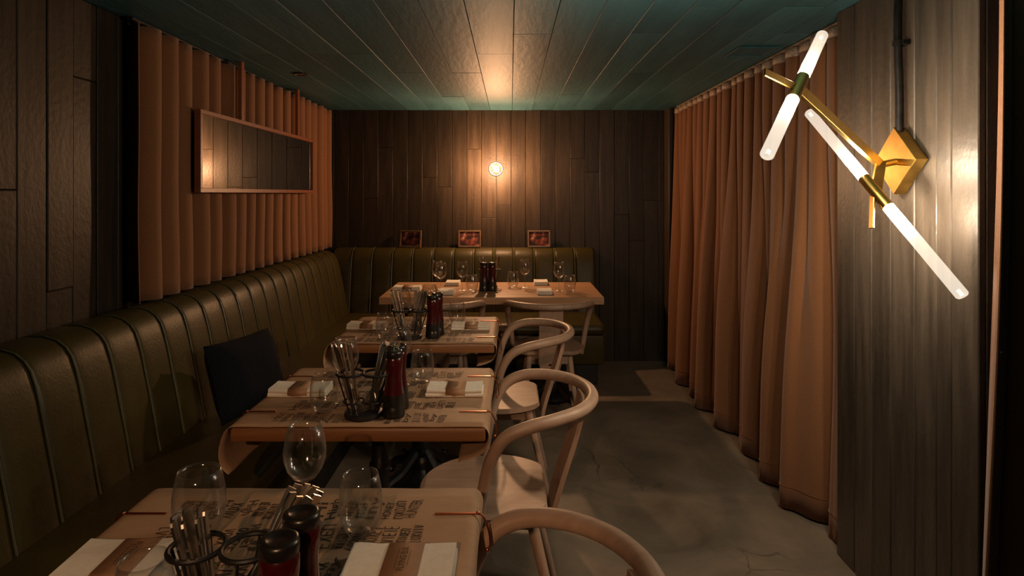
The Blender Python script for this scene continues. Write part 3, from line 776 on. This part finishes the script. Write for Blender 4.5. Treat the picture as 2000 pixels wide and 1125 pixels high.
def caddy(x, y, rz, which, left, right, z=ZP, lean=(0, .25), ls=1):
    r = empty('cutlery_caddy', (x, y, z), rz); T(r, 'black wire cutlery caddy with two rings on the '+which, 'caddy', 'wire cutlery caddies')
    obj('base', lathe([(0, 0), (.054, 0), (.057, .006), (.056, .014), (.050, .018), (0, .018)], 28), 'wire', r, smooth=True)
    for cx in (-.040, .040):
        obj('ring', tube(circle((cx, 0, .128), .040, 28), .0042, 8, True), 'wire', r, smooth=True)
        obj('cup_ring', tube(circle((cx*.72, 0, .045), .030, 24), .0028, 6, True), 'wire', r, smooth=True)
        for a in (PI*.5, PI*1.5, PI if cx < 0 else 0):
            obj('rod', tube([(cx*.6+.028*math.cos(a)*.7, .028*math.sin(a), .012), (cx+.040*math.cos(a), .040*math.sin(a), .128)], .0026, 6), 'wire', r)
    rnd = random.Random(int(1000*y))
    for side, kinds in ((-1, left), (1, right)):
        n = len(kinds)
        for k, kd in enumerate(kinds):
            a = 2*PI*k/n+.4
            bx, by = side*.024+.012*math.cos(a), .012*math.sin(a)
            tx, ty_ = side*(.040+lean[1]*.10*(side > 0))+.024*math.cos(a)+lean[0]*.05*(side < 0), .026*math.sin(a)+(.055*lean[1] if side > 0 else 0)
            B = Vector((x, y, z+.021))+Matrix.Rotation(rz, 3, 'Z') @ Vector((bx, by, 0)); Tt = Vector((x, y, z+.2))+Matrix.Rotation(rz, 3, 'Z') @ Vector((tx, ty_, 0))
            d = (Tt-B).normalized()
            o = obj(kd, CM[kd], None, None, B); o.scale = (1, 1, ls if side < 0 else 1); q = d.to_track_quat('Z', 'Y'); o.rotation_mode = 'QUATERNION'
            from mathutils import Quaternion
            o.rotation_quaternion = q @ Quaternion((0, 0, 1), rnd.uniform(-.7, .7)+(PI/2 if side > 0 else 0))
            T(o, 'steel %s standing in the %s ring of the caddy on the %s' % (kd, 'left' if side < 0 else 'right', which), kd, 'cutlery in the %s ring on the %s' % ('left' if side < 0 else 'right', which))
caddy(-.437, .935, 0, 'nearest papered table', ['knife']*7, ['fork']*6+['spoon']*3, lean=(-.35, .75), ls=.78)
caddy(-.441, 1.844, 0, 'second nearest papered table', ['fork']*3+['knife']*5, ['spoon']*5+['fork']*2, lean=(-.5, .35))
caddy(-.465, 2.84, 0, 'third nearest papered table', ['knife']*5+['fork']*2, ['fork']*4+['spoon']*2, lean=(-.5, .1))
caddy(-.150, 4.40, .3, 'oak table', ['knife']*3, ['spoon']*3, ZB, lean=(-.2, .1))

# napkins
def slab_profile(d, h, n=6):
    """rounded slab in (y, z), fold on the near side"""
    p = []
    for k in range(n+1):
        a = -PI/2-PI*k/n; p.append((-d/2+h/2+math.cos(a)*h/2, h/2+math.sin(a)*h/2))
    for k in range(n+1):
        a = PI/2-PI*k/n; p.append((d/2-h/2+math.cos(a)*h/2, h/2+math.sin(a)*h/2))
    return p
def add_slab(bm, wd, d, h, z0, skew, rnd):
    p = slab_profile(d, h); NX = 14; rings = []
    for i in range(NX+1):
        t = -1+2*i/NX; x = t*wd/2
        e = rnd.uniform(-.0012, .0012)
        pinch = 1+.16*abs(t)**3
        rings.append([bm.verts.new((x+skew*(y/d), y+e, z0+z*pinch)) for y, z in p])
    n = len(p)
    for a, b in zip(rings, rings[1:]):
        for k in range(n): bm.faces.new((a[k], a[(k+1) % n], b[(k+1) % n], b[k]))
    bm.faces.new(list(reversed(rings[0]))); bm.faces.new(rings[-1])
def napkin(x, y, wd, d, rz, label, seed, z=ZP, flip=False, band=True):
    rnd = random.Random(seed)
    r = empty('folded_napkin', (x, y, z), rz); T(r, label, 'napkin', 'folded white napkins')
    bm = bmesh.new(); h = .0135
    add_slab(bm, wd, d, h, 0, 0, rnd); add_slab(bm, wd*rnd.uniform(.96, .99), d*.97, h, h*.92, 0, rnd)
    obj('cloth', bm, 'linen', r, smooth=True)
    if not band: return r
    bw = wd*.34; H = 2*h+.0022
    p = [(yy, zz) for yy, zz in slab_profile(d+.004, H, 8)]
    bm = bmesh.new(); bx = wd*.02
    A = [bm.verts.new((bx-bw/2, a, b-.0008)) for a, b in p]; B = [bm.verts.new((bx+bw/2, a, b-.0008)) for a, b in p]
    for k in range(len(p)): bm.faces.new((A[k], A[(k+1) % len(p)], B[(k+1) % len(p)], B[k]))
    b_ = obj('paper_band', bm, 'band', r, smooth=True); sd = b_.modifiers.new('thickness', 'SOLIDIFY'); sd.thickness = .0006
    bm = bmesh.new(); zt = H+.0003; ang = -PI/2 if flip else PI/2
    put_word(bm, 'FLYING ELK', bx, .004, ang, d*.56, .0125, zt)
    for sx, l in ((-.0105, .5), (.0105, .36)):
        v = [bm.verts.new((bx+sx+q, .004+yy*d*l/2, zt)) for q, yy in ((-.0004, -1), (.0004, -1), (.0004, 1), (-.0004, 1))]; bm.faces.new(v)
    obj('band_lettering', bm, 'ink', b_)
    return r
napkin(-.192, 1.07, .19, .125, 0, 'banded white napkin at the right of the nearest papered table', 1)
napkin(-.680, 1.085, .19, .125, .04, 'banded white napkin at the left of the nearest papered table', 2, flip=True)
napkin(-.184, 2.055, .187, .10, 0, 'banded white napkin at the right of the second nearest papered table', 3)
napkin(-.700, 2.055, .187, .10, 0, 'banded white napkin at the left of the second nearest papered table', 4, flip=True)
napkin(-.195, 3.04, .187, .10, 0, 'banded white napkin at the right of the third nearest papered table', 5)
napkin(-.710, 3.055, .187, .10, 0, 'banded white napkin at the left of the third nearest papered table', 6, flip=True)
napkin(*P_(796, 566), .19, .10, 0, 'banded white napkin at the left end of the oak table', 7, ZB)
for k, (px, py, lb_) in enumerate(((885, 556, 'rear folded napkin left of the mills on the oak table'), (873, 573, 'front folded napkin left of the mills on the oak table'), (1056, 555, 'rear folded napkin right of the mills on the oak table'), (1063, 573, 'front folded napkin right of the mills on the oak table'))):
    napkin(*P_(px, py), .10, .15, 0, lb_, 20+k, ZB, band=False)
